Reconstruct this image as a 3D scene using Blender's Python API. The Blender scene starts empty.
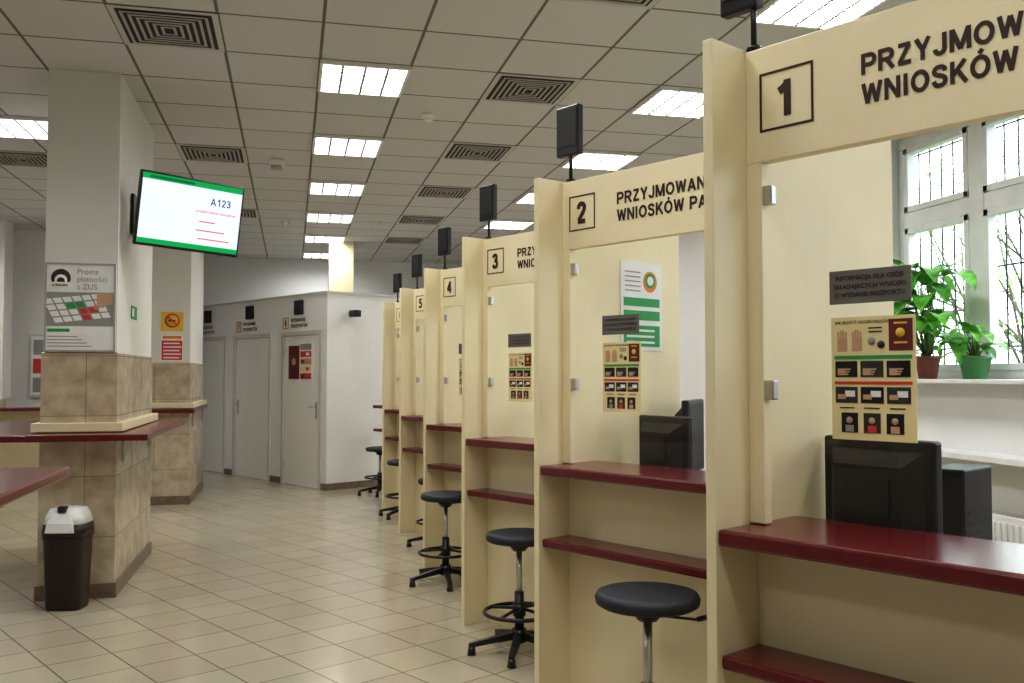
import bpy, bmesh, math, random
from mathutils import Matrix, Vector, Euler
random.seed(7)
S=bpy.context.scene
try:
    S.view_settings.view_transform='Standard'
    S.view_settings.look='Medium High Contrast'
except Exception: pass

# ---------------------------------------------------------------- materials
def nn(nt,t,**k):
    n=nt.nodes.new(t)
    for a,b in k.items(): setattr(n,a,b)
    return n
def mat(name,col,rough=.5,metal=0,var=.06,nscale=6,bump=0,emit=0,spec=None,coat=0):
    m=bpy.data.materials.new(name); m.use_nodes=True; nt=m.node_tree
    b=nt.nodes['Principled BSDF']
    b.inputs['Roughness'].default_value=rough; b.inputs['Metallic'].default_value=metal
    if spec is not None: b.inputs['Specular IOR Level'].default_value=spec
    if coat: b.inputs['Coat Weight'].default_value=coat; b.inputs['Coat Roughness'].default_value=.15
    tc=nn(nt,'ShaderNodeTexCoord'); no=nn(nt,'ShaderNodeTexNoise'); no.inputs['Scale'].default_value=nscale; no.inputs['Detail'].default_value=4
    nt.links.new(tc.outputs['Object'],no.inputs['Vector'])
    r=nn(nt,'ShaderNodeValToRGB'); r.color_ramp.elements[0].position=.3; r.color_ramp.elements[1].position=.7
    c=Vector(col); lo=c*(1-var); hi=c*(1+var)
    r.color_ramp.elements[0].color=(lo[0],lo[1],lo[2],1); r.color_ramp.elements[1].color=(min(hi[0],1),min(hi[1],1),min(hi[2],1),1)
    nt.links.new(no.outputs['Fac'],r.inputs[0]); nt.links.new(r.outputs[0],b.inputs['Base Color'])
    if bump:
        bp=nn(nt,'ShaderNodeBump'); bp.inputs['Strength'].default_value=bump; bp.inputs['Distance'].default_value=.01
        nt.links.new(no.outputs['Fac'],bp.inputs['Height']); nt.links.new(bp.outputs[0],b.inputs['Normal'])
    if emit:
        nt.links.new(r.outputs[0],b.inputs['Emission Color']); b.inputs['Emission Strength'].default_value=emit
    return m
def grid_mat(name,axes,offs,sizes,line,colA,colB,lcol,rough,nscale=5,spec=.5,bump=.3,nvar=.12,tvar=1.0):
    m=bpy.data.materials.new(name); m.use_nodes=True; nt=m.node_tree; L=nt.links.new
    b=nt.nodes['Principled BSDF']; b.inputs['Roughness'].default_value=rough; b.inputs['Specular IOR Level'].default_value=spec
    tc=nn(nt,'ShaderNodeTexCoord'); masks=[];cells=[]
    for a,o,s in zip(axes,offs,sizes):
        d=nn(nt,'ShaderNodeVectorMath',operation='DOT_PRODUCT'); L(tc.outputs['Object'],d.inputs[0]); d.inputs[1].default_value=a
        su=nn(nt,'ShaderNodeMath',operation='SUBTRACT'); L(d.outputs['Value'],su.inputs[0]); su.inputs[1].default_value=o
        dv=nn(nt,'ShaderNodeMath',operation='DIVIDE'); L(su.outputs[0],dv.inputs[0]); dv.inputs[1].default_value=s
        fl=nn(nt,'ShaderNodeMath',operation='FLOOR'); L(dv.outputs[0],fl.inputs[0]); cells.append(fl)
        fr=nn(nt,'ShaderNodeMath',operation='FRACT'); L(dv.outputs[0],fr.inputs[0])
        ab=nn(nt,'ShaderNodeMath',operation='SUBTRACT'); L(fr.outputs[0],ab.inputs[0]); ab.inputs[1].default_value=.5
        a2=nn(nt,'ShaderNodeMath',operation='ABSOLUTE'); L(ab.outputs[0],a2.inputs[0])
        gt=nn(nt,'ShaderNodeMath',operation='GREATER_THAN'); L(a2.outputs[0],gt.inputs[0]); gt.inputs[1].default_value=.5-line/s/2
        masks.append(gt)
    mx=nn(nt,'ShaderNodeMath',operation='MAXIMUM'); L(masks[0].outputs[0],mx.inputs[0]); L(masks[1].outputs[0],mx.inputs[1])
    cb=nn(nt,'ShaderNodeCombineXYZ'); L(cells[0].outputs[0],cb.inputs[0]); L(cells[1].outputs[0],cb.inputs[1])
    wn=nn(nt,'ShaderNodeTexWhiteNoise'); L(cb.outputs[0],wn.inputs['Vector'])
    no=nn(nt,'ShaderNodeTexNoise'); no.inputs['Scale'].default_value=nscale; no.inputs['Detail'].default_value=5; L(tc.outputs['Object'],no.inputs['Vector'])
    av=nn(nt,'ShaderNodeMath',operation='MULTIPLY_ADD'); L(wn.outputs['Value'],av.inputs[0]); av.inputs[1].default_value=.5*tvar; 
    n2=nn(nt,'ShaderNodeMath',operation='MULTIPLY_ADD'); L(no.outputs['Fac'],n2.inputs[0]); n2.inputs[1].default_value=nvar*10; n2.inputs[2].default_value=.25-nvar*5
    L(n2.outputs[0],av.inputs[2])
    m1=nn(nt,'ShaderNodeMix',data_type='RGBA'); L(av.outputs[0],m1.inputs['Factor']); m1.inputs[6].default_value=(*colA,1); m1.inputs[7].default_value=(*colB,1)
    m2=nn(nt,'ShaderNodeMix',data_type='RGBA'); L(mx.outputs[0],m2.inputs['Factor']); L(m1.outputs[2],m2.inputs[6]); m2.inputs[7].default_value=(*lcol,1)
    L(m2.outputs[2],b.inputs['Base Color'])
    bp=nn(nt,'ShaderNodeBump'); bp.inputs['Strength'].default_value=bump; bp.inputs['Distance'].default_value=.004; bp.invert=True
    L(mx.outputs[0],bp.inputs['Height']); L(bp.outputs[0],b.inputs['Normal'])
    return m
def glass_mat(name,col=(1,1,1)):
    m=bpy.data.materials.new(name); m.use_nodes=True; nt=m.node_tree; L=nt.links.new
    nt.nodes.remove(nt.nodes['Principled BSDF']); out=nt.nodes['Material Output']
    t=nn(nt,'ShaderNodeBsdfTransparent'); t.inputs[0].default_value=(*col,1)
    g=nn(nt,'ShaderNodeBsdfGlossy'); g.inputs['Roughness'].default_value=.02
    lw=nn(nt,'ShaderNodeLayerWeight'); lw.inputs['Blend'].default_value=.5
    pw=nn(nt,'ShaderNodeMath',operation='POWER'); L(lw.outputs['Facing'],pw.inputs[0]); pw.inputs[1].default_value=4
    ma=nn(nt,'ShaderNodeMath',operation='MULTIPLY_ADD'); L(pw.outputs[0],ma.inputs[0]); ma.inputs[1].default_value=.6; ma.inputs[2].default_value=.035
    mx=nn(nt,'ShaderNodeMixShader'); L(ma.outputs[0],mx.inputs[0]); L(t.outputs[0],mx.inputs[1]); L(g.outputs[0],mx.inputs[2]); L(mx.outputs[0],out.inputs[0])
    return m
def emat(name,col,st):
    m=bpy.data.materials.new(name); m.use_nodes=True; nt=m.node_tree
    nt.nodes.remove(nt.nodes['Principled BSDF']); e=nn(nt,'ShaderNodeEmission'); e.inputs[0].default_value=(*col,1); e.inputs[1].default_value=st
    nt.links.new(e.outputs[0],nt.nodes['Material Output'].inputs[0]); return m

AX=Vector((.474,-.8805,0)); AN=Vector((.8805,.474,0))
CREAM=mat('cream_laminate',(.83,.735,.485),.36,var=.03,nscale=3)
CREAM2=mat('cream_laminate_edge',(.72,.60,.36),.45,var=.03)
RED=mat('dark_red_laminate',(.125,.009,.012),.25,var=.1,nscale=20,coat=.3)
INK=mat('brown_ink',(.035,.013,.009),.6)
WALL=mat('painted_wall',(.78,.785,.77),.8,var=.03,nscale=1.5,bump=.05)
WALLW=mat('white_partition',(.84,.84,.81),.6,var=.03,nscale=2)
PAINT=mat('pillar_paint',(.72,.71,.66),.7,var=.04,nscale=2)
DOORM=mat('door_laminate',(.86,.86,.81),.35,var=.02)
FRAMEM=mat('door_frame_paint',(.62,.61,.54),.5)
TRIM=mat('skirting_stone',(.20,.15,.10),.35,var=.2,nscale=15)
STEEL=mat('brushed_steel',(.55,.55,.55),.3,1)
BLACK=mat('black_plastic',(.010,.010,.011),.35,var=.2)
DARK=mat('dark_grey_plastic',(.020,.021,.023),.5)
CUSH=mat('stool_cushion',(.018,.022,.03),.6,var=.25,nscale=60,bump=.2)
GREY=mat('grey_plastic',(.38,.38,.38),.45)
WHITE=mat('white_plastic',(.78,.78,.76),.45)
WFR=mat('window_frame_white',(.82,.82,.83),.4)
PAPER=mat('paper_white',(.82,.82,.80),.7)
PAPERY=mat('paper_cream',(.80,.68,.36),.7)
GREEN=mat('print_green',(.03,.32,.08),.6)
REDP=mat('print_red',(.6,.05,.04),.6)
ORG=mat('print_orange',(.75,.22,.02),.6)
YEL=mat('print_yellow',(.75,.5,.05),.6)
MAROON=mat('print_maroon',(.13,.02,.02),.6)
GREYP=mat('plaque_grey',(.15,.14,.12),.5)
GPRINT=mat('print_grey',(.30,.30,.28),.6)
DPRINT=mat('print_dark',(.03,.03,.03),.6)
SKIN=mat('print_skin',(.55,.33,.2),.6)
BROWN=mat('bin_brown',(.018,.010,.008),.35)
TERRA=mat('terracotta',(.22,.06,.035),.7)
GPOT=mat('green_pot',(.05,.22,.05),.4)
SOIL=mat('soil',(.03,.02,.012),.9)
LEAF=mat('leaf_green',(.12,.42,.045),.45,var=.6,nscale=14)
STEM=mat('stem_green',(.12,.25,.06),.6)
BARK=mat('bark',(.14,.12,.09),.9,var=.4)
TLEAF=mat('tree_leaf',(.24,.50,.11),.6,var=.5,nscale=2)
GLASS=glass_mat('clear_glass',(.985,.99,.985))
LAMP=emat('lamp_diffuser',(.985,.985,1.0),31)
LOUV=mat('lamp_louver',(.25,.25,.24),.5)
VENT=mat('vent_dark',(.03,.028,.025),.7)
VSL=mat('vent_slat',(.42,.40,.36),.5)
VFR=mat('vent_frame',(.55,.53,.48),.5)
FLOOR=grid_mat('floor_tiles',[tuple(AX),tuple(AN)],[.05,.1],[.33,.33],.008,(.42,.37,.27),(.51,.46,.345),(.19,.155,.10),.15,nscale=3,nvar=.05)
CEIL=grid_mat('ceiling_tiles',[(1,0,0),(0,1,0)],[.166,6.17],[.603,.646],.020,(.60,.595,.575),(.65,.645,.625),(.20,.18,.16),.85,nscale=40,nvar=.04,spec=.2)  # dark grid lines are shadow lines between tiles, painted into the colour
STONE=grid_mat('travertine',[(1,1,0),(0,0,1)],[.1,.0],[.41,.41],.005,(.40,.32,.21),(.64,.55,.41),(.25,.2,.13),.2,nscale=9,nvar=.22)

# ---------------------------------------------------------------- bold sans glyph strokes
def arc(cx,cy,rx,ry,a0,a1,n=14): return [(cx+rx*math.cos(math.radians(a0+(a1-a0)*k/n)),cy+ry*math.sin(math.radians(a0+(a1-a0)*k/n))) for k in range(n+1)]
def bowl(yt,yb,x0,x1): 
    r=(yt-yb)/2; return [(x0,yt)]+arc(x1-r*.95,(yt+yb)/2,r*.95,r,90,-90,10)+[(x0,yb)]
GL={
'P':(.72,[[(.10,0),(.10,1)],bowl(.905,.45,.1,.63)]),
'R':(.78,[[(.10,0),(.10,1)],bowl(.905,.48,.1,.64),[(.40,.46),(.69,0)]]),
'Z':(.68,[[(.06,.91),(.60,.91)],[(.55,.90),(.10,.10)],[(.05,.09),(.64,.09)]]),
'Y':(.74,[[(.09,1),(.37,.46)],[(.65,1),(.37,.46)],[(.37,.5),(.37,0)]]),
'J':(.60,[[(.48,1),(.48,.34)]+arc(.28,.31,.20,.22,0,-180,10)]),
'M':(.90,[[(.10,0),(.10,1)],[(.80,0),(.80,1)],[(.12,.97),(.45,.06)],[(.78,.97),(.45,.06)]]),
'O':(.84,[arc(.42,.5,.32,.41,0,360,28)]),
'Ó':(.84,[arc(.42,.5,.32,.41,0,360,28),[(.38,1.07),(.52,1.24)]]),
'W':(1.02,[[(.09,1),(.29,.03)],[(.29,.03),(.51,.93)],[(.51,.93),(.73,.03)],[(.73,.03),(.93,1)]]),
'A':(.80,[[(.09,0),(.40,.95)],[(.40,.95),(.71,0)],[(.20,.30),(.60,.30)]]),
'N':(.76,[[(.10,0),(.10,1)],[(.66,0),(.66,1)],[(.12,.95),(.64,.05)]]),
'I':(.30,[[(.15,0),(.15,1)]]),
'E':(.68,[[(.10,0),(.10,1)],[(.1,.91),(.62,.91)],[(.1,.52),(.58,.52)],[(.1,.09),(.64,.09)]]),
'S':(.72,[[(.61,.71),(.57,.83),(.47,.90),(.36,.915),(.24,.90),(.15,.84),(.12,.74),(.15,.64),(.24,.57),(.36,.53),(.48,.48),(.58,.40),(.61,.28),(.57,.17),(.48,.10),(.36,.085),(.23,.10),(.14,.18),(.10,.31)]]),
'K':(.76,[[(.10,0),(.10,1)],[(.1,.34),(.64,1)],[(.30,.60),(.69,0)]]),
'T':(.66,[[(.02,.91),(.64,.91)],[(.33,0),(.33,1)]]),
'C':(.76,[arc(.41,.5,.31,.41,50,310,20)]),
'H':(.76,[[(.10,0),(.10,1)],[(.66,0),(.66,1)],[(.1,.52),(.66,.52)]]),
'D':(.76,[[(.10,0),(.10,1)],[(.1,.91),(.35,.91)]+arc(.35,.5,.31,.41,90,-90,14)+[(.1,.09)]]),
'1':(.58,[[(.36,0),(.36,1)],[(.36,.90),(.25,.79),(.10,.71)]]),
'2':(.60,[[(.10,.68),(.13,.82),(.21,.90),(.31,.915),(.42,.88),(.49,.79),(.49,.67),(.43,.54),(.30,.38),(.12,.14)],[(.06,.09),(.54,.09)]]),
'3':(.60,[[(.10,.73),(.15,.86),(.28,.915),(.41,.87),(.46,.74),(.42,.61),(.26,.53)],[(.22,.53),(.36,.51),(.47,.43),(.49,.29),(.43,.14),(.29,.085),(.15,.13),(.09,.28)]]),
'4':(.60,[[(.42,0),(.42,1)],[(.40,.93),(.08,.32)],[(.03,.28),(.57,.28)]]),
'5':(.60,[[(.52,.91),(.18,.91)],[(.19,.93),(.13,.50)],[(.11,.50),(.2,.58),(.30,.6),(.42,.54),(.49,.35),(.43,.16),(.29,.085),(.15,.13),(.09,.27)]]),
'6':(.60,[[(.49,.75),(.43,.88),(.32,.915),(.19,.86),(.12,.68),(.11,.40)],arc(.30,.33,.19,.245,0,360,20)]),
'7':(.60,[[(.05,.91),(.53,.91)],[(.50,.90),(.34,.56),(.25,0)]]),
'8':(.60,[arc(.30,.71,.17,.205,0,360,20),arc(.30,.29,.20,.21,0,360,20)]),
' ':(.34,[])}
def stroke(bm,pts,t):
    closed=(Vector(pts[0])-Vector(pts[-1])).length<1e-4
    P=[Vector(p) for p in pts]; 
    if closed: P=P[:-1]
    n=len(P); A=[];B=[]
    for i in range(n):
        a=P[i-1] if (i>0 or closed) else None; c=P[(i+1)%n] if (i<n-1 or closed) else None
        d1=(P[i]-a).normalized() if a is not None else None; d2=(c-P[i]).normalized() if c is not None else None
        if d1 is None: d1=d2
        if d2 is None: d2=d1
        n1=Vector((-d1.y,d1.x)); n2=Vector((-d2.y,d2.x)); nm=(n1+n2)
        nm=nm.normalized() if nm.length>1e-5 else n1
        k=t/2/max(.55,nm.dot(n1)); A.append(bm.verts.new((P[i].x+nm.x*k,0,P[i].y+nm.y*k))); B.append(bm.verts.new((P[i].x-nm.x*k,0,P[i].y-nm.y*k)))
    for i in range(n if closed else n-1):
        j=(i+1)%n; bm.faces.new((A[i],B[i],B[j],A[j]))

# ---------------------------------------------------------------- mesh builder
class MB:
    def __init__(s,name,M=None):
        s.name=name; s.M=M or Matrix(); s.bm=bmesh.new(); s.mats=[]
    def mi(s,m):
        if m not in s.mats: s.mats.append(m)
        return s.mats.index(m)
    def _add(s,b,m,T=None,smooth=None):
        i=s.mi(m)
        if T is not None: b.transform(T)
        for f in b.faces:
            f.material_index=i
        me=bpy.data.meshes.new('t'); b.to_mesh(me); b.free(); s.bm.from_mesh(me); bpy.data.meshes.remove(me)
    def box(s,x0,x1,y0,y1,z0,z1,m,bev=0,T=None):
        b=bmesh.new(); bmesh.ops.create_cube(b,size=1)
        for v in b.verts:
            v.co=Vector((x0+(v.co.x+.5)*(x1-x0),y0+(v.co.y+.5)*(y1-y0),z0+(v.co.z+.5)*(z1-z0)))
        if bev: bmesh.ops.bevel(b,geom=b.edges[:],offset=bev,segments=2,affect='EDGES',profile=.5)
        s._add(b,m,T); return s
    def cyl(s,p0,p1,r0,m,r1=None,seg=16,T=None):
        if r1 is None: r1=r0
        p0=Vector(p0);p1=Vector(p1);d=p1-p0
        b=bmesh.new(); bmesh.ops.create_cone(b,cap_ends=True,cap_tris=False,segments=seg,radius1=r0,radius2=r1,depth=d.length)
        for f in b.faces: f.smooth=len(f.verts)==4
        q=Vector((0,0,1)).rotation_difference(d.normalized()).to_matrix().to_4x4()
        b.transform(Matrix.Translation((p0+p1)/2)@q); s._add(b,m,T); return s
    def loft(s,rings,m,T=None,cap=True,smooth=True):
        b=bmesh.new(); R=[[b.verts.new(p) for p in r] for r in rings]
        n=len(R[0])
        for a,c in zip(R,R[1:]):
            for i in range(n):
                f=b.faces.new((a[i],a[(i+1)%n],c[(i+1)%n],c[i])); f.smooth=smooth
        if cap: b.faces.new(R[0][::-1]); b.faces.new(R[-1])
        s._add(b,m,T); return s
    def lathe(s,prof,c,m,seg=28,T=None):
        return s.loft([[(c[0]+r*math.cos(2*math.pi*i/seg),c[1]+r*math.sin(2*math.pi*i/seg),c[2]+z) for i in range(seg)] for r,z in prof],m,T)
    def torus(s,c,R,r,m,seg=32,T=None):
        b=bmesh.new(); V=[]
        for i in range(seg):
            a=2*math.pi*i/seg; V.append([b.verts.new((c[0]+(R+r*math.cos(t))*math.cos(a),c[1]+(R+r*math.cos(t))*math.sin(a),c[2]+r*math.sin(t))) for t in [k*math.pi/4 for k in range(8)]])
        for i in range(seg):
            for k in range(8):
                f=b.faces.new((V[i][k],V[(i+1)%seg][k],V[(i+1)%seg][(k+1)%8],V[i][(k+1)%8])); f.smooth=True
        s._add(b,m,T); return s
    def glyphs(s,t,cap,m,T,trk=.09,wt=.185,align='LEFT',sx=1.0):
        # bold sans lettering, cap = cap height; in local XZ plane facing -Y
        tot=sum(GL[c][0]+trk for c in t)-trk; x=-tot/2 if align=='CENTER' else 0; j=0
        for c in t:
            w,st=GL[c]
            for q in st:
                b=bmesh.new(); stroke(b,q,wt); j+=1
                s._add(b,m,T@Tr(x*cap*sx,-.00005*(j%5),0)@Matrix.Diagonal((cap*sx,1,cap,1)))
            x+=w+trk
        return s
    def text(s,t,size,m,T,bold=.0,align='LEFT',spc=1.0,sx=1.0):
        c=bpy.data.curves.new('txt','FONT'); c.body=t; c.size=size; c.align_x=align; c.resolution_u=3; c.space_character=spc
        o=bpy.data.objects.new('txt',c); S.collection.objects.link(o)
        bpy.context.view_layer.update(); dg=bpy.context.evaluated_depsgraph_get()
        me=bpy.data.meshes.new_from_object(o.evaluated_get(dg))
        offs=[(0,0)]
        if bold: q=bold*size; offs=[(-q,-q*.6),(q,-q*.6),(-q,q*.6),(q,q*.6),(0,0)]
        for k,(ox,oz) in enumerate(offs):
            b=bmesh.new(); b.from_mesh(me)
            s._add(b,m,T@Tr(ox,-.00012*k,oz)@Matrix.Rotation(math.pi/2,4,'X')@Matrix.Scale(sx,4,(1,0,0)))
        bpy.data.objects.remove(o); bpy.data.curves.remove(c); bpy.data.meshes.remove(me)
        return s
    def poly(s,pts,m,T=None,smooth=False):
        b=bmesh.new(); f=b.faces.new([b.verts.new(p) for p in pts]); f.smooth=smooth; s._add(b,m,T); return s
    def done(s):
        me=bpy.data.meshes.new(s.name); s.bm.to_mesh(me); s.bm.free()
        for m in s.mats: me.materials.append(m)
        o=bpy.data.objects.new(s.name,me); S.collection.objects.link(o); o.matrix_world=s.M; s.obj=o; return o
def Tr(x,y,z): return Matrix.Translation((x,y,z))
def Rz(d): return Matrix.Rotation(math.radians(d),4,'Z')
def Rx(d): return Matrix.Rotation(math.radians(d),4,'X')
def Ry(d): return Matrix.Rotation(math.radians(d),4,'Y')
def copy(o,M):
    c=o.copy(); S.collection.objects.link(c); c.matrix_world=M; return c

# ---------------------------------------------------------------- room shell
XL,XR,YB,YF,H=-5.2,4.3,-3.0,17.0,3.6
MB('floor').box(XL-.2,XR+.4,YB-.2,YF+.2,-.1,0,FLOOR).done()
MB('ceiling').box(XL-.2,XR+.4,YB-.2,YF+.2,H,H+.1,CEIL).done()
MB('wall_left').box(XL-.2,XL,YB,YF,0,H,WALL).done()
MB('wall_back').box(XL-.2,XR+.4,YB-.2,YB,0,H,WALL).done()
MB('wall_front').box(XL-.2,XR+.4,YF,YF+.2,0,H,WALL).done()
MB('wall_alcove').box(XL,-2.7,14.5,14.65,0,H,WALL).done()
w=MB('wall_right'); T0,T1=XR,XR+.4
wins=[(0.1,2.7),(3.7,6.2)]; z0,z1=1.45,3.32  # first opening: unseen window added to let in more daylight
w.box(T0,T1,YB,YF,0,z0,WALL); w.box(T0,T1,YB,YF,z1,H,WALL)
w.box(T0,T1,YB,wins[0][0],z0,z1,WALL); w.box(T0,T1,wins[0][1],wins[1][0],z0,z1,WALL); w.box(T0,T1,wins[1][1],YF,z0,z1,WALL); w.done()
MB('baseboard_left').box(XL,XL+.015,YB,14.5,0,.1,TRIM).done()
MB('baseboard_right').box(XR-.015,XR,YB,YF,0,.1,TRIM).done()
for i,(a,b) in enumerate(wins):
    m=MB('window_%d'%(i+1)); x=XR+.28
    def fr(y0,y1,za,zb,dx=.035): m.box(x-dx,x+dx,y0,y1,za,zb,WFR,.006)
    fr(a,b,z0,z0+.09); fr(a,b,z1-.09,z1); fr(a,a+.08,z0+.09,z1-.09); fr(b-.08,b,z0+.09,z1-.09)
    n=3; W=(b-a)/n
    for k in range(1,n): fr(a+k*W-.07,a+k*W+.07,z0+.09,z1-.09,.045)
    tz=z0+1.23; 
    for k in range(n):
        ya=a+k*W+(.08 if k==0 else .07); yb=a+(k+1)*W-(.08 if k==n-1 else .07)
        fr(ya,yb,tz-.06,tz+.06,.04)
        for (p,q) in ((z0+.09,tz-.06),(tz+.06,z1-.09)):
            for (u,v,s_,t_) in ((ya,yb,p,p+.045),(ya,yb,q-.045,q),(ya,ya+.045,p,q),(yb-.045,yb,p,q)):
                m.box(x-.05,x+.02,u,v,s_,t_,WFR,.004)
            m.poly([(x,ya+.02,p+.02),(x,yb-.02,p+.02),(x,yb-.02,q-.02),(x,ya+.02,q-.02)],GLASS)
        m.box(x-.09,x-.05,(ya if k%2 else yb-.03),(ya+.03 if k%2 else yb),z0+.5,z0+.62,STEEL,.005)
    # outer grille
    k=a+.06
    while k<b:
        m.cyl((x+.1,k,z0),(x+.1,k,z1),.006,BLACK,seg=6); k+=.125
    for zz in (z0+.25,z0+.8,z0+1.3,z0+1.75): m.cyl((x+.1,a,zz),(x+.1,b,zz),.007,BLACK,seg=6)
    m.done()
    MB('window_sill').box(XR-.16,x-.04,a+.002,b-.002,z0+.001,z0+.03,WFR,.006).done()
MB('wall_shelf').box(XR-.24,XR-.002,3.2,6.0,.98,1.02,WFR,.005).box(XR-.2,XR-.002,3.25,3.29,.80,.98,WFR).box(XR-.2,XR-.002,5.9,5.94,.80,.98,WFR).done()
r=MB('radiator')
r.box(XR-.13,XR-.11,3.7,5.0,.12,.66,WHITE,.005).box(XR-.05,XR-.03,3.7,5.0,.12,.66,WHITE,.005)
for k in range(26): r.box(XR-.145,XR-.13,3.72+k*.05,3.745+k*.05,.16,.62,WHITE,.004)
for k in range(32): r.box(XR-.12,XR-.04,3.71+k*.04,3.718+k*.04,.63,.67,WHITE)
r.box(XR-.10,XR-.06,3.75,3.79,0,.12,STEEL).box(XR-.10,XR-.06,4.9,4.94,0,.12,STEEL); r.done()

# ---------------------------------------------------------------- pillars with ledges
PX0,PX1=-1.645,-1.16
def pillar(y0,ledge,name='pillar'):
    y1=y0+1.62; m=MB(name)
    m.box(PX0+.012,PX1-.012,y0+.012,y1-.012,1.6,H-.001,PAINT)
    m.box(PX0,PX1,y0,y1,.0,1.66,STONE,.004)
    m.box(PX0-.012,PX1+.012,y0-.012,y1+.012,0,.10,TRIM,.003)
    m.box(PX0-.045,PX1+.045,y0-.045,y1+.045,1.125,1.185,CREAM,.004)
    m.done()
    a,b,c,d=ledge
    g=MB('pillar_ledge'); 
    g.box(a,PX0-.013,c,d,1.075,1.118,RED,.008); g.box(PX1+.013,b,c,d,1.075,1.118,RED,.008)
    g.box(PX0-.013,PX1+.013,c,y0-.013,1.075,1.118,RED,.002); g.box(PX0-.013,PX1+.013,y1+.013,d,1.075,1.118,RED,.002)
    for yy in (y0+.2,y1-.2):
        g.box(PX1+.001,b-.04,yy-.012,yy+.012,1.055,1.075,STEEL); g.box(PX1+.001,PX1+.02,yy-.012,yy+.012,.9,1.075,STEEL)
    g.done()
pillar(6.79,(-2.35,-.92,6.5,8.75))
pillar(11.5,(-2.0,-1.10,11.3,13.2))
pillar(2.05,(-2.35,-.91,1.75,4.27))
MB('yellow_pillar').box(.55,.93,14.55,14.95,0,H-.001,CREAM,.01).box(.52,.96,14.52,14.98,0,.1,TRIM).done()
MB('side_pillar').box(-4.2,-3.75,13.55,13.95,0,H-.001,PAINT,.01).box(-4.22,-3.73,13.53,13.97,0,1.2,STONE,.004).done()

# ---------------------------------------------------------------- door partition block
PA=Matrix(((.5,.866,0,.45),(-.866,.5,0,12.4),(0,0,1,0),(0,0,0,1)))
b=MB('wall_partition',PA)
doors=[(-1.17,-.12),(-2.62,-1.47),(-4.0,-2.87)]
xs=[0]+[v for d in doors for v in (d[1],d[0])]+[-4.15]
PH=2.6
for i in range(0,len(xs),2): b.box(xs[i+1],xs[i],0,.1,0,PH,WALLW)
for d in doors: b.box(d[0],d[1],0,.1,2.12,PH,WALLW)
b.box(-.1,0,.1,2.6,0,PH,WALLW); b.box(-4.15,-4.05,.1,1.1,0,PH,WALLW)
b.box(-4.16,.012,-.012,.112,PH,PH+.03,FRAMEM); b.box(-.11,.012,.112,2.6,PH,PH+.03,FRAMEM)
b.done()
bb=MB('baseboard_partition',PA)
for i in range(0,len(xs),2): bb.box(xs[i+1],xs[i],-.013,-.001,0,.09,TRIM)
bb.box(.001,.013,-.013,2.6,0,.09,TRIM); bb.done()
for i,d in enumerate(doors):
    m=MB('door_%d'%(i+1),PA); a,c=d[0]+.002,d[1]-.002
    m.box(a,a+.06,-.015,.105,0,2.118,FRAMEM,.004).box(c-.06,c,-.015,.105,0,2.118,FRAMEM,.004).box(a+.06,c-.06,-.015,.105,2.06,2.118,FRAMEM,.004)
    m.box(a+.065,c-.065,.01,.05,.006,2.055,DOORM,.004)
    hx=(c-.14) if i==0 else (a+.14); s_=-1 if i==0 else 1
    m.box(hx-.02,hx+.02,0,.01,.93,1.15,STEEL,.003); m.cyl((hx,.0,1.09),(hx,-.05,1.09),.009,STEEL,seg=8); m.cyl((hx,-.05,1.09),(hx+s_*.11,-.05,1.09),.009,STEEL,seg=8)
    for zz in (.25,1.8): m.cyl((a+.065 if i==0 else c-.065,0,zz),(a+.065 if i==0 else c-.065,0,zz+.08),.008,STEEL,seg=8)
    m.done()
    sg=MB('door_number_sign',PA); x=(a+c)/2-.3
    sg.box(x-.2,x-.03,-.008,-.001,2.155,2.325,CREAM); 
    for q in ((x-.19,x-.04,2.165,2.172),(x-.19,x-.04,2.308,2.315),(x-.19,x-.183,2.165,2.315),(x-.047,x-.04,2.165,2.315)): sg.box(q[0],q[1],-.010,-.008,q[2],q[3],INK)
    sg.glyphs(str(8-i),.09,INK,Tr(x-.115,-.0105,2.195),align='CENTER')
    sg.glyphs('WYDAWANIE',.05,INK,Tr(x+.02,-.003,2.25)); sg.glyphs('PASZPORTÓW',.05,INK,Tr(x+.02,-.003,2.17)); sg.done()
    q=MB('queue_display',PA); q.box(x+.15,x+.35,-.04,-.001,2.345,2.54,BLACK,.006); q.box(x+.17,x+.33,-.044,-.04,2.37,2.52,DARK); q.done()
p=MB('passport_poster',PA); p.box(-1.0,-.36,-.0,.008,1.42,2.0,PAPER); p.box(-.98,-.70,-.004,0,1.46,1.92,MAROON)
for k in range(5):
    p.box(-.67,-.39,-.004,0,1.46+k*.1,1.54+k*.1,[REDP,PAPERY,SKIN,REDP,GPRINT][k])
for k in range(4): p.box(-.64+(k%2)*.12,-.56+(k%2)*.12,-.006,-.004,1.48+k*.1,1.52+k*.1,[DPRINT,REDP,MAROON,PAPER][k])
p.cyl((-.84,-.004,1.7),(-.84,-.006,1.7),.05,SKIN,seg=20); p.done()
c=MB('security_camera',PA@Tr(.0,.35,2.35)); c.cyl((.0,0,0),(.10,0,0),.02,BLACK); c.box(.05,.2,-.05,.05,-.06,.03,BLACK,.01); c.cyl((.2,0,-.015),(.23,0,-.02),.025,DARK); c.done()

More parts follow.
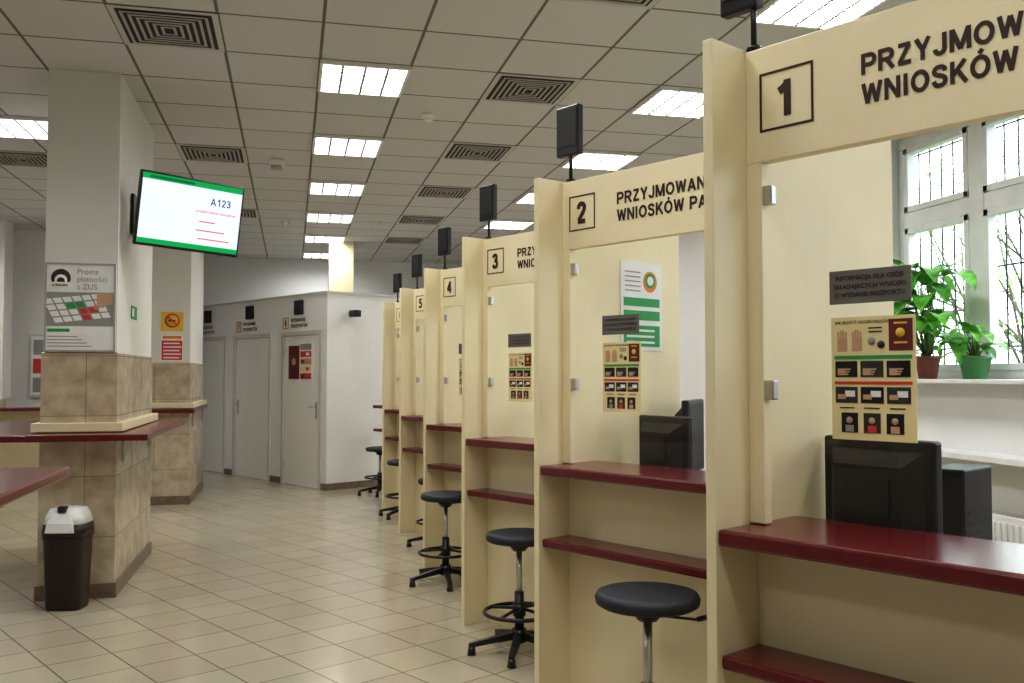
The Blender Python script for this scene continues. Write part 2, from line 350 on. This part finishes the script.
# ---------------------------------------------------------------- booths
YS=[.417,2.117,3.80,5.53,7.22,8.90,10.60]
BX=1.022; HT=2.352
def BF(y): return Matrix(((AX.x,AN.x,0,BX),(AX.y,AN.y,0,y),(0,0,1,0),(0,0,0,1)))
def booth(i,y,W):
    m=MB('service_booth',BF(y))
    m.box(-.03,0,0,.95,0,HT,CREAM,.002)
    if W:
        m.box(0,W,.144,.18,2.05,HT-.005,CREAM,.002)      # header
        m.box(0,.045,.144,.18,1.125,2.05,CREAM,.002)     # jambs
        m.box(W-.045,W,.144,.18,1.125,2.05,CREAM,.002)
        m.poly([(.052,.162,1.14),(W*.5-.003,.162,1.14),(W*.5-.003,.162,2.045),(.052,.162,2.045)],GLASS)
        m.poly([(W*.5+.003,.162,1.14),(W-.052,.162,1.14),(W-.052,.162,2.045),(W*.5+.003,.162,2.045)],GLASS)
        for zz in (1.44,1.94):
            for xx in (.030,W-.07): 
                m.box(xx,xx+.04,.150,.174,zz,zz+.05,STEEL,.003)
        m.box(0.001,W-.001,.004,.36,1.080,1.122,RED,.008)
        m.box(0.001,W-.001,.016,.178,.777,.812,RED,.007)
        m.box(0,W,.18,.205,0,1.074,CREAM,.002)
        m.box(0,W,.172,.18,0,.09,CREAM2)
        yb=.1425; u0=.043; u1=.195; v0=2.126; v1=2.278; k=.006
        for q in ((u0,u1,v0,v0+k),(u0,u1,v1-k,v1),(u0,u0+k,v0+k,v1-k),(u1-k,u1,v0+k,v1-k)): m.box(q[0],q[1],yb,.144,q[2],q[3],INK)
        m.glyphs(str(i),.092,INK,Tr((u0+u1)/2-.002,yb,2.156),align='CENTER',wt=.22)
        m.glyphs('PRZYJMOWANIE',.050,INK,Tr(.320,yb,2.208),wt=.2,sx=1.03); m.glyphs('WNIOSKÓW PASZPORTOWYCH',.050,INK,Tr(.320,yb,2.137),wt=.2,sx=1.0)
    m.done()
    if W:
        d0=-.04 if i==1 else 0
        q=MB('queue_display',BF(y)@Tr(d0*.5,0,.004)); q.cyl((.035,.162,HT-.004),(.035,.162,2.5),.008,BLACK,seg=10); q.cyl((.035,.162,HT-.004),(.035,.162,HT+.006),.02,BLACK)
        q.box(-.04+d0*.5,.095+d0,.145,.180,2.46,2.68,BLACK,.006); q.box(-.03+d0*.5,.085+d0,.142,.146,2.50,2.66,DARK); q.done()
        p=MB('notice_plaque',BF(y)@Tr(-.014,0,0)); p.box(.24,.44,.152,.156,1.672,1.752,GREYP,.001)
        for k in range(3): p.text(['INFORMACJA DLA OSÓB','SKŁADAJĄCYCH WNIOSKI','O WYDANIE PASZPORTU'][k],.015,DPRINT,Tr(.34,.1512,1.728-k*.02),align='CENTER',bold=.02)
        p.done()
        p=MB('instruction_poster',BF(y)@Tr(-.016,0,0)); p.box(.245,.45,.153,.156,1.35,1.64,PAPERY)
        f=.1525
        def rr(a,b,c,d,mm,k=0): p.box(.245+a*.205,.245+b*.205,f-.0006*(k+1),.153,1.64-d*.29,1.64-c*.29,mm)
        p.text('JAK ZŁOŻYĆ ODCISKI PALCÓW',.0095,INK,Tr(.256,f,1.624),bold=.01)
        def disc(cx,cz,r,mm,k=1): p.lathe([(.0005,0),(r,0),(r,.0005),(.0005,.0005)],(0,0,0),mm,14,Tr(.245+cx*.205,f-.0006*k-.0004,1.64-cz*.29)@Rx(90))
        for xo in (.08,.26):
            rr(xo,xo+.12,.17,.28,SKIN)
            for g in range(4): rr(xo+.031*g,xo+.031*g+.022,.10+.015*abs(g-1.5),.17,SKIN)
        rr(.70,.97,.03,.28,MAROON); disc(.835,.14,.011,YEL,2); rr(.76,.91,.21,.225,YEL,1); rr(.76,.91,.055,.07,YEL,1)
        disc(.50,.20,.009,GPRINT); disc(.61,.23,.009,DPRINT); rr(.46,.62,.09,.10,INK); rr(.46,.62,.12,.13,INK)
        rr(.04,.96,.315,.345,GREEN); rr(.04,.96,.525,.55,REDP)
        for row,(u,v) in enumerate(((.36,.49),(.57,.70),(.78,.94))):
            for k in range(3):
                a=.05+k*.31
                if row==2: a=.12+k*.27
                ww=.27 if row<2 else .2
                rr(a,a+ww,u,v,DPRINT if (k+row)%2 else BLACK)
                if row==0:
                    rr(a+.03,a+.12,u+.06,v-.015,SKIN,1)
                    for g in range(3): rr(a+.12,a+.19-.015*g,u+.06+.02*g,u+.073+.02*g,SKIN,1)
                elif row==1: rr(a+.12,a+.24,u+.03,v-.05,PAPER,1); rr(a+.03,a+.13,u+.06,v-.03,SKIN,2)
                else: disc(a+.10,u+.06,.008,SKIN,1); rr(a+.05,a+.15,u+.10,v-.005,[GPRINT,REDP,SKIN][k],1)
        for k in range(3): rr(.1+.3*k,.28+.3*k,.735,.745,INK)
        p.done()
for i,y in enumerate(YS):
    W=None
    if i>0: W=(y-YS[i-1])*.8805-.032
    booth(i,y,W)
m=MB('counter',BF(12.28)); W=(12.28-10.6)*.8805-.032
m.box(0,W,.02,.36,1.078,1.122,RED,.008).box(0,W,.03,.178,.775,.812,RED,.007).box(0,W,.18,.205,0,1.074,CREAM); m.done()
p=MB('green_poster',BF(YS[2])); X0,X1=.001,.004
p.box(X0,X1,.52,.82,1.62,2.04,PAPER)
p.box(X1,X1+.001,.54,.80,1.83,1.87,GREEN); p.box(X1,X1+.001,.54,.80,1.64,1.74,GREEN); p.box(X1,X1+.001,.54,.80,1.765,1.81,GREEN)
p.cyl((X1,.73,1.95),(X1+.001,.73,1.95),.05,ORG,seg=24); p.cyl((X1+.001,.73,1.955),(X1+.002,.73,1.955),.036,GREEN,seg=24); p.cyl((X1+.002,.73,1.955),(X1+.003,.73,1.955),.022,PAPER,seg=24)
for k in range(5): p.box(X1,X1+.001,.55,.66,1.90+k*.022,1.906+k*.022,GPRINT)
for k in range(3): p.box(X1+.001,X1+.002,.56,.76,1.655+k*.028,1.665+k*.028,PAPER)
p.done()
def desk(y):
    m=MB('office_desk',BF(y)); m.box(.04,1.38,.45,1.15,.735,.76,CREAM2,.003)
    for xx in (.06,1.33): m.box(xx,xx+.03,.48,1.12,0,.735,CREAM2)
    m.box(.09,1.33,.5,.515,.35,.735,CREAM2); m.done()
def monitor(y,x,ly,w=.36,h=.30,rot=0,top=1.32):
    m=MB('computer_monitor',BF(y)@Tr(x,ly,0)@Rz(rot)); z1=top; z0=z1-h
    m.box(-w/2,w/2,0,.035,z0,z1,BLACK,.008); m.box(-w/2+.02,w/2-.02,.0351,.037,z0+.02,z1-.02,DARK)
    m.loft([[(-w*.42,-.001,z0+.03),(w*.42,-.001,z0+.03),(w*.42,-.001,z1-.03),(-w*.42,-.001,z1-.03)],[(-w*.3,-.045,z0+.06),(w*.3,-.045,z0+.06),(w*.3,-.045,z1-.07),(-w*.3,-.045,z1-.07)]],BLACK,smooth=False)
    m.box(-.07,.07,-.05,-.044,z0+.1,z0+.2,BLACK,.002); m.box(-.03,.03,.0,.03,.785,z0+.15,BLACK,.004); m.box(-.12,.12,-.02,.14,.762,.785,BLACK,.008)
    m.box(-w*.4,-w*.4+.022,-.004,0,z0+.14,z0+.165,ORG)
    m.done()
desk(YS[1]);desk(YS[2]);desk(YS[3])
monitor(YS[1],.182,.46,.335,rot=-8,top=1.335); monitor(YS[2],.26,.50,.31,rot=-8,top=1.325); monitor(YS[3],.35,.55,.34)
monitor(YS[2],.155,.83,.34,.34,rot=-65,top=1.39)
t=MB('desktop_computer',BF(YS[1])@Tr(.255,.79,0)); t.box(-.055,.055,-.09,.10,.762,1.245,BLACK,.006); t.box(-.05,.05,-.093,-.09,.78,1.22,DARK)
for k in range(6): t.box(.005,.04,-.095,-.093,.82+k*.03,.84+k*.03,STEEL)
for k in range(10): t.box(.055,.0565,-.07,.08,.85+k*.03,.86+k*.03,DARK)
t.box(-.04,-.015,-.095,-.093,1.16,1.19,ORG); t.done()
t=MB('desktop_computer',BF(YS[2])@Tr(.72,.8,0)); t.box(-.09,.09,-.19,.2,.762,1.15,BLACK,.006); t.box(-.08,.08,-.193,-.19,.78,1.1,DARK); t.box(-.06,-.02,-.195,-.193,1.05,1.08,STEEL); t.done()
def chair(M):
    m=MB('office_chair',M)
    m.box(-.24,.24,-.23,.23,.45,.53,CUSH,.03); 
    rings=[]
    for k in range(8):
        z=.62+k*.1; w=.20+.03*math.sin(k/7*math.pi); y=.25+.02*math.cos(k)
        if k==7: w=.13
        rings.append([(-w,y,z),(-w*.7,y-.02,z),(w*.7,y-.02,z),(w,y,z),(w*.8,y+.05,z),(-w*.8,y+.05,z)])
    m.loft(rings,CUSH); m.box(-.03,.03,.28,.31,.42,.8,BLACK); m.box(-.03,.03,0,.3,.42,.45,BLACK); m.cyl((0,0,.1),(0,0,.45),.025,BLACK)
    for k in range(5):
        a=k*2*math.pi/5; m.cyl((0,0,.12),(.28*math.cos(a),.28*math.sin(a),.07),.025,BLACK,.015,8); m.cyl((.28*math.cos(a)-.01,.28*math.sin(a),.028),(.28*math.cos(a)+.02,.28*math.sin(a),.028),.028,BLACK)
    for s_ in (-1,1): m.box(s_*.27-.025,s_*.27+.025,-.12,.15,.66,.69,BLACK,.008); m.box(s_*.27-.012,s_*.27+.012,0,.03,.47,.66,BLACK); m.box(min(s_*.2,s_*.27),max(s_*.2,s_*.27),0,.03,.46,.48,BLACK)
    m.done()
chair(BF(YS[2])@Tr(-.17,1.70,0)@Rz(20))
chair(BF(YS[1])@Tr(1.0,1.65,0)@Rz(-10))

# ---------------------------------------------------------------- stools
def stool(x,y,h,rot):
    m=MB('swivel_stool',Tr(x,y,0)@Rz(rot))
    m.lathe([(.10,h-.055),(.165,h-.05),(.18,h-.04),(.183,h-.02),(.175,h-.005),(.15,h),(.01,h)],(0,0,0),CUSH,36)
    m.cyl((0,0,h-.10),(0,0,h-.055),.035,BLACK,.07); m.cyl((0,0,h-.42),(0,0,h-.09),.016,STEEL); m.cyl((0,0,.10),(0,0,h-.32),.026,BLACK)
    m.cyl((0,0,h-.08),(.17,-.02,h-.085),.005,BLACK,seg=8); m.cyl((.17,-.02,h-.085),(.23,-.022,h-.065),.009,BLACK,seg=8)
    m.torus((0,0,.22),.19,.011,BLACK)
    for k in range(4):
        a=k*math.pi/2+.4; m.cyl((.02*math.cos(a),.02*math.sin(a),.24),(.19*math.cos(a),.19*math.sin(a),.22),.009,BLACK,seg=8)
    m.cyl((0,0,.2),(0,0,.27),.036,BLACK); m.cyl((0,0,.06),(0,0,.13),.04,BLACK)
    for k in range(5):
        a=k*2*math.pi/5+.2; T=Matrix.Rotation(a,4,'Z')
        m.loft([[(.03,-.022,.075),(.03,.022,.075),(.03,.022,.115),(.03,-.022,.115)],[(.15,-.018,.06),(.15,.018,.06),(.15,.018,.09),(.15,-.018,.09)],[(.275,-.014,.04),(.275,.014,.04),(.275,.014,.062),(.275,-.014,.062)]],BLACK,T,smooth=False)
        m.cyl((.26,0,0),(.26,0,.045),.024,BLACK,.018,12,T)
    m.done()
for a in ((1.215,3.06,.75,-25),(1.215,4.93,.65,20),(1.10,6.70,.65,40),(1.27,8.12,.60,10),(1.18,9.95,.60,70),(1.10,11.85,.60,30)): stool(*a)

# ---------------------------------------------------------------- waste bin
def sup(w,d,z,n=32,e=.45):
    out=[]
    for i in range(n):
        a=2*math.pi*i/n; c,s_=math.cos(a),math.sin(a)
        out.append((w*math.copysign(abs(c)**e,c),d*math.copysign(abs(s_)**e,s_),z))
    return out
m=MB('waste_bin',Tr(-1.405,6.56,0)@Rz(-12)@Matrix.Scale(.82,4,(1,0,0)))
m.loft([sup(.135,.095,0),sup(.14,.10,.02),sup(.158,.118,.45),sup(.165,.122,.455),sup(.165,.122,.48)],BROWN)
m.loft([sup(.168,.126,.47),sup(.168,.126,.50),sup(.160,.12,.55)],BROWN)
m.loft([sup(.160,.12,.54),sup(.148,.105,.60),sup(.125,.08,.645),sup(.06,.04,.655)],WHITE)
m.loft([[(-.11,-.135,.50),(.11,-.135,.50),(.11,-.12,.50),(-.11,-.12,.50)],[(-.10,-.13,.56),(.10,-.13,.56),(.10,-.11,.56),(-.10,-.11,.56)],[(-.06,-.10,.62),(.06,-.10,.62),(.06,-.08,.62),(-.06,-.08,.62)]],WHITE,smooth=False)
m.box(-.03,.03,-.11,-.06,.625,.665,DARK,.006)
m.done()

# ---------------------------------------------------------------- wall TV
w_,h_=.385,.262
TVM=Tr(-.715,7.0,2.665)@Rz(29)@Ry(2.2)@Rx(8)
t=MB('television',TVM)
t.box(-w_,w_,0,.04,-h_,h_,BLACK,.008); t.box(-.28,.28,.04,.075,-.2,.2,BLACK,.01)
SCR=emat('screen_white',(.80,.88,1.0),1.0); SG=emat('screen_green',(.01,.42,.10),.9); SDG=emat('screen_dark_green',(.01,.2,.07),.8); SR=emat('screen_red',(.9,.12,.15),.8); SB=emat('screen_blue',(.04,.06,.3),.7)
t.box(-w_+.015,w_-.015,-.0015,0,-h_+.02,h_-.015,SCR); t.box(-w_+.015,w_-.015,-.002,-.001,h_-.055,h_-.015,SG); t.box(-w_+.015,w_-.015,-.002,-.001,-h_+.02,-h_+.055,SG)
t.box(-.32,.0,-.0025,-.002,h_-.045,h_-.027,SDG)
t.glyphs('A123',.055,SB,Tr(.13,-.003,.09),wt=.14)
t.text('przyjmowanie wniosków',.03,SR,Tr(.03,-.003,.03),bold=.01)
t.box(.06,.18,-.0025,-.001,-.04,-.032,SR); t.box(.04,.26,-.0025,-.001,-.105,-.097,SR); t.box(.06,.30,-.0025,-.001,-.165,-.157,SR)
t.done()
br=MB('tv_bracket'); br.box(-1.165,-1.145,7.25,7.5,2.55,2.85,BLACK); br.cyl((-1.145,7.4,2.68),(-.85,7.4,2.68),.022,BLACK); br.cyl((-.86,7.4,2.68),(-.74,7.10,2.68),.022,BLACK); br.box(-.9,-.82,7.36,7.44,2.62,2.74,BLACK,.01); br.done()
sp=MB('motion_sensor'); sp.box(-1.171,-1.11,8.0,8.12,2.92,3.1,CREAM,.012); sp.box(-1.11,-1.08,8.02,8.10,2.95,3.05,WHITE,.01); sp.done()

# ---------------------------------------------------------------- posters on pillars
p=MB('payment_poster'); yF=6.79+.012
x0,x1=PX0+.018,PX1-.018
p.box(x0,x1,yF-.022,yF-.002,1.665,2.27,PAPER,.002)
for q in ((x0,x1,1.665,1.678),(x0,x1,2.257,2.27),(x0,x0+.012,1.678,2.257),(x1-.012,x1,1.678,2.257)): p.box(q[0],q[1],yF-.027,yF-.021,q[2],q[3],GREY)
e=yF-.0225
def disc(cx,cz,r,mm,k): p.lathe([(.001,0),(r,0),(r,.0012),(.001,.0012)],(0,0,0),mm,28,Tr(cx,e-.0008*k,cz)@Rx(90))
disc(x0+.10,2.165,.062,INK,0); disc(x0+.10,2.15,.040,PAPER,1); disc(x0+.10,2.145,.025,INK,2)
p.box(x0+.03,x0+.17,e-.0045,e+.001,2.10,2.138,PAPER)
p.text('e-Składka',.026,INK,Tr(x0+.045,e-.0050,2.11),bold=.02)
p.text('Proste\npłatności\nz ZUS',.052,GPRINT,Tr(x0+.20,e-.001,2.195),bold=.0)
p.box(x0+.014,x1-.014,e-.001,e+.001,1.84,2.07,GPRINT)
SH=Matrix(((1,0,-.5,0),(0,1,0,0),(.12,0,1,0),(0,0,0,1)))
KM=Tr(x0+.07,0,1.86)@SH
for rr_ in range(4):
    for cc in range(6):
        mm=PAPER
        if (rr_,cc) in ((2,2),(2,3)): mm=GREEN
        if (rr_,cc) in ((1,3),(0,3),(1,4)): mm=REDP
        p.box(cc*.06,cc*.06+.05,e-.003,e-.001,rr_*.042,rr_*.042+.034,mm,.001,KM)
p.box(x1-.12,x1-.02,e-.004,e-.003,1.99,2.065,SKIN)
for k in range(4): p.box(x1-.135+k*.022,x1-.119+k*.022,e-.004,e-.003,1.955+.006*k,1.99,SKIN)
p.box(x0+.02,x0+.16,e-.001,e+.001,1.80,1.822,GREEN)
for k in range(4): p.box(x0+.02,x0+.3-.03*k,e-.001,e+.001,1.70+k*.022,1.706+k*.022,GPRINT)
p.done()
s=MB('exit_sign'); s.box(PX1-.012,PX1-.006,7.35,7.60,1.93,2.03,GREEN); s.box(PX1-.006,PX1-.005,7.38,7.46,1.95,2.01,PAPER); s.done()
yF=11.5+.012
s=MB('no_smoking_sign'); s.box(-1.50,-1.25,yF-.006,yF-.001,2.03,2.26,YEL); 
s.lathe([(.001,0),(.085,0),(.085,.002),(.001,.002)],(0,0,0),REDP,28,Tr(-1.375,yF-.006,2.155)@Rx(90)); s.lathe([(.001,0),(.066,0),(.066,.003),(.001,.003)],(0,0,0),YEL,28,Tr(-1.375,yF-.006,2.155)@Rx(90))
s.box(-.075,.075,-.004,0,-.008,.008,REDP,0,Tr(-1.375,yF-.0095,2.155)@Ry(45)); s.box(-1.42,-1.34,yF-.0095,yF-.008,2.145,2.162,INK); s.done()
s=MB('warning_notice'); s.box(-1.50,-1.25,yF-.005,yF-.001,1.68,1.99,PAPER); s.box(-1.49,-1.26,yF-.0055,yF-.005,1.69,1.92,REDP)
for k in range(5): s.box(-1.47,-1.28+.02*(k%2)-.01,yF-.006,yF-.0055,1.71+k*.042,1.725+k*.042,PAPER)
s.box(-1.48,-1.27,yF-.006,yF-.005,1.94,1.975,ORG); s.done()

# left far items
m=MB('notice_board'); m.box(-3.66,-3.2,14.46,14.498,1.2,2.1,FRAMEM,.004); m.box(-3.63,-3.23,14.452,14.46,1.23,2.07,PAPER)
for k in range(6): m.box(-3.60+(k%2)*.19,-3.45+(k%2)*.19,14.448,14.452,1.27+(k//2)*.27,1.48+(k//2)*.27,[GPRINT,PAPERY,REDP,PAPERY,GPRINT,GREEN][k])
m.done()
m=MB('door_4'); m.box(-5.0,-4.92,14.44,14.498,0,2.1,FRAMEM,.004); m.box(-4.02,-3.94,14.44,14.498,0,2.1,FRAMEM,.004); m.box(-5.0,-3.94,14.44,14.498,2.02,2.1,FRAMEM,.004); m.box(-4.92,-4.02,14.45,14.498,.01,2.02,DOORM,.004); m.cyl((-4.1,14.45,1.05),(-4.1,14.40,1.05),.01,STEEL); m.cyl((-4.1,14.40,1.05),(-4.21,14.40,1.05),.01,STEEL); m.done()
m=MB('writing_counter'); m.box(-5.15,-2.9,13.0,13.45,1.05,1.09,RED,.006); 
for xx in (-5.1,-4.0,-2.95): m.box(xx,xx+.03,13.05,13.42,0,1.05,CREAM)
m.box(-5.1,-2.92,13.38,13.41,.1,1.05,CREAM); m.done()
m=MB('leaflet_stack'); 
for k in range(5): m.box(-2.15,-1.95,6.65,6.93,1.119+k*.004,1.122+k*.004,[PAPER,ORG,PAPER,PAPERY,PAPER][k],0,Tr(-2.05,6.79,0)@Rz(k*3-5)@Tr(2.05,-6.79,0))
m.done()

# ---------------------------------------------------------------- ceiling fittings
gx=lambda k:.166+.603*k
gy=lambda k:6.17+.646*k
L=MB('ceiling_light'); a,b_=.603,.646
L.poly([(.02,.02,-.012),(.02,b_-.02,-.012),(a-.02,b_-.02,-.012),(a-.02,.02,-.012)],LAMP)
for (u,v,s_,t_) in ((0,a,0,.022),(0,a,b_-.022,b_),(0,.022,.022,b_-.022),(a-.022,a,.022,b_-.022)): L.box(u,v,s_,t_,-.03,-.001,WHITE,.002)
for k in range(1,4): L.box(a*k/4-.008,a*k/4+.008,.022,b_-.022,-.03,-.013,LOUV)
for k in range(1,10): L.box(.022,a-.022,b_*k/10-.004,b_*k/10+.004,-.03,-.013,LOUV)
L0=L.done(); first=True
spots=[(gx(0),gy(k)) for k in (-9,-6,-3,0,3,6,9,12,15)]+[(gx(4),gy(k)) for k in (-9,-6,-3,0,3,6,9)]+[(-2.5,gy(k)) for k in (-9,-3,3,9)]+[(-4.3,gy(k)) for k in (0,9)]
for (x,y) in spots:
    M=Tr(x,y,H)
    if first: L0.matrix_world=M; first=False
    else: copy(L0,M)
V=MB('air_diffuser'); V.box(.02,a-.02,.02,b_-.02,-.006,-.002,VENT)
def ringf(o,wd,z,mm):
    V.box(o,a-o,o,o+wd,z-.003,z,mm); V.box(o,a-o,b_-o-wd,b_-o,z-.003,z,mm); V.box(o,o+wd,o+wd,b_-o-wd,z-.003,z,mm); V.box(a-o-wd,a-o,o+wd,b_-o-wd,z-.003,z,mm)
ringf(.0,.035,-.004,VFR)
for k in range(6): ringf(.058+k*.040,.017,-.012,VSL)
V0=V.done(); first=True
for (i,j) in [(-2,-1),(-2,4),(-2,9),(2,0),(2,3),(2,6),(2,9),(2,12),(2,-3),(-5,5),(-2,-6)]:
    M=Tr(gx(i),gy(j),H)
    if first: V0.matrix_world=M; first=False
    else: copy(V0,M)
D=MB('smoke_detector'); D.lathe([(.055,-.001),(.055,-.02),(.045,-.035),(.03,-.055),(.008,-.06)],(0,0,0),WHITE,20); D.lathe([(.032,-.03),(.04,-.045),(.02,-.05)],(0,0,0),GREY,20)
D0=D.done(); D0.matrix_world=Tr(1.05,7.3,H)
for q in ((1.1,12.6),(-.1,12.9),(-.3,4.0)): copy(D0,Tr(q[0],q[1],H))
e=MB('emergency_lamp',Tr(-.16,9.2,H)); e.box(-.07,.07,-.07,.07,-.06,-.001,WHITE,.012); e.box(-.055,.055,-.055,.055,-.09,-.06,GREY,.015); e.done()

# ---------------------------------------------------------------- plants
def leaf(m,p,az,el,Ln,Wd,mt,droop=1.0):
    side=Vector((-math.sin(az),math.cos(az),0))
    b=bmesh.new(); rows=[]; n=6; pos=Vector(p); e2=el
    for k in range(n+1):
        t=k/n; wd=Wd*math.sin(math.pi*min(1,.08+t*.92))**.8*(1-.25*t) if k<n else .001
        dd=Vector((math.cos(az)*math.cos(e2),math.sin(az)*math.cos(e2),math.sin(e2))); up=side.cross(dd)
        rows.append([b.verts.new(pos+side*wd/2-up*wd*.15),b.verts.new(pos),b.verts.new(pos-side*wd/2-up*wd*.15)])
        pos=pos+dd*(Ln/n); e2-=droop/n*1.3
    for r0,r1 in zip(rows,rows[1:]):
        for q in range(2):
            f=b.faces.new((r0[q],r0[q+1],r1[q+1],r1[q])); f.smooth=True
    m._add(b,mt)
def plant(x,y,z,pr,ph,n,hh,ll,pm,spread,name='potted_plant'):
    m=MB(name,Tr(x,y,z)); m.lathe([(pr*.7,0),(pr*.98,ph*.85),(pr*1.08,ph*.86),(pr*1.08,ph),(pr*.95,ph),(pr*.93,ph*.9)],(0,0,0),pm,24); m.lathe([(pr*.93,ph*.86),(pr*.93,ph*.92)],(0,0,0),SOIL,24)
    for k in range(n):
        az=k*2.399+random.uniform(-.3,.3); h=ph+hh*random.uniform(.1,1); rr=.02+spread*random.random()
        if math.cos(az)>0: rr*=.4
        q=(rr*math.cos(az),rr*math.sin(az),h)
        m.cyl((0.01*math.cos(az),.01*math.sin(az),ph*.9),q,.005,STEM,.003,6)
        l=ll*random.uniform(.7,1.15)
        if math.cos(az)>.2: l*=.5
        leaf(m,q,az,random.uniform(-.1,.9),l,l*.42,LEAF,random.uniform(.6,1.6))
    return m.done()
plant(4.33,5.62,1.481,.085,.16,66,.60,.36,TERRA,.24)
plant(4.33,5.16,1.481,.10,.15,30,.17,.20,GPOT,.09)

# ---------------------------------------------------------------- outside
MB('outdoor_ground').box(5.2,40,-25,45,-1.3,-1.2,mat('grass',(.08,.13,.04),.9,var=.4)).done()
fac=MB('neighbour_building'); FM=mat('facade',(.62,.60,.56),.8); fac.box(26,28,-10,14,-1.2,5,FM)
for i in range(8):
    for j in range(2): fac.box(25.95,26,-9+i*3,-7.6+i*3,.3+j*2.6,1.8+j*2.6,GPRINT)
fac.done()
def tree(x,y,h,seed):
    random.seed(seed); m=MB('street_tree',Tr(x,y,-1.2)); m.cyl((0,0,0),(.1,0,h*.5),.11,BARK,.07,10)
    bl=bmesh.new()
    for k in range(12):
        a=random.uniform(0,6.28); z=h*random.uniform(.3,.55); q=Vector((random.uniform(.7,1.6)*math.cos(a),random.uniform(.7,1.6)*math.sin(a),h*random.uniform(.5,.98)))
        m.cyl((.05,0,z),q,.028,BARK,.008,6)
        for j in range(3):
            q2=q+Vector([random.uniform(-.6,.6) for _ in range(3)]); m.cyl(q.lerp(Vector((.05,0,z)),.3),q2,.010,BARK,.003,5)
            for l in range(42):
                c=q2+Vector([random.gauss(0,.3) for _ in range(3)]); s_=random.uniform(.03,.06)
                u=Vector([random.uniform(-1,1) for _ in range(3)]).normalized(); v=u.orthogonal().normalized()
                bl.faces.new([bl.verts.new(c+u*s_),bl.verts.new(c+v*s_*.6),bl.verts.new(c-u*s_),bl.verts.new(c-v*s_*.6)])
    m._add(bl,TLEAF); m.done()
tree(9.6,9.2,6.0,1); tree(11.5,12.5,7,2); tree(9.8,5.2,6,3); tree(14,17,8,4)
wd=bpy.data.worlds.new('World'); S.world=wd; wd.use_nodes=True; bg=wd.node_tree.nodes['Background']; bg.inputs[0].default_value=(.82,.91,1,1); bg.inputs[1].default_value=5.2

# ---------------------------------------------------------------- camera
cd=bpy.data.cameras.new('camera'); cd.sensor_width=36; cd.lens=36*924/1024; cd.clip_start=.05
co=bpy.data.objects.new('camera',cd); S.collection.objects.link(co); co.location=(0,0,1.5)
co.rotation_euler=Euler((math.radians(90+2.15),0,math.radians(-13.4)),'XYZ'); S.camera=co
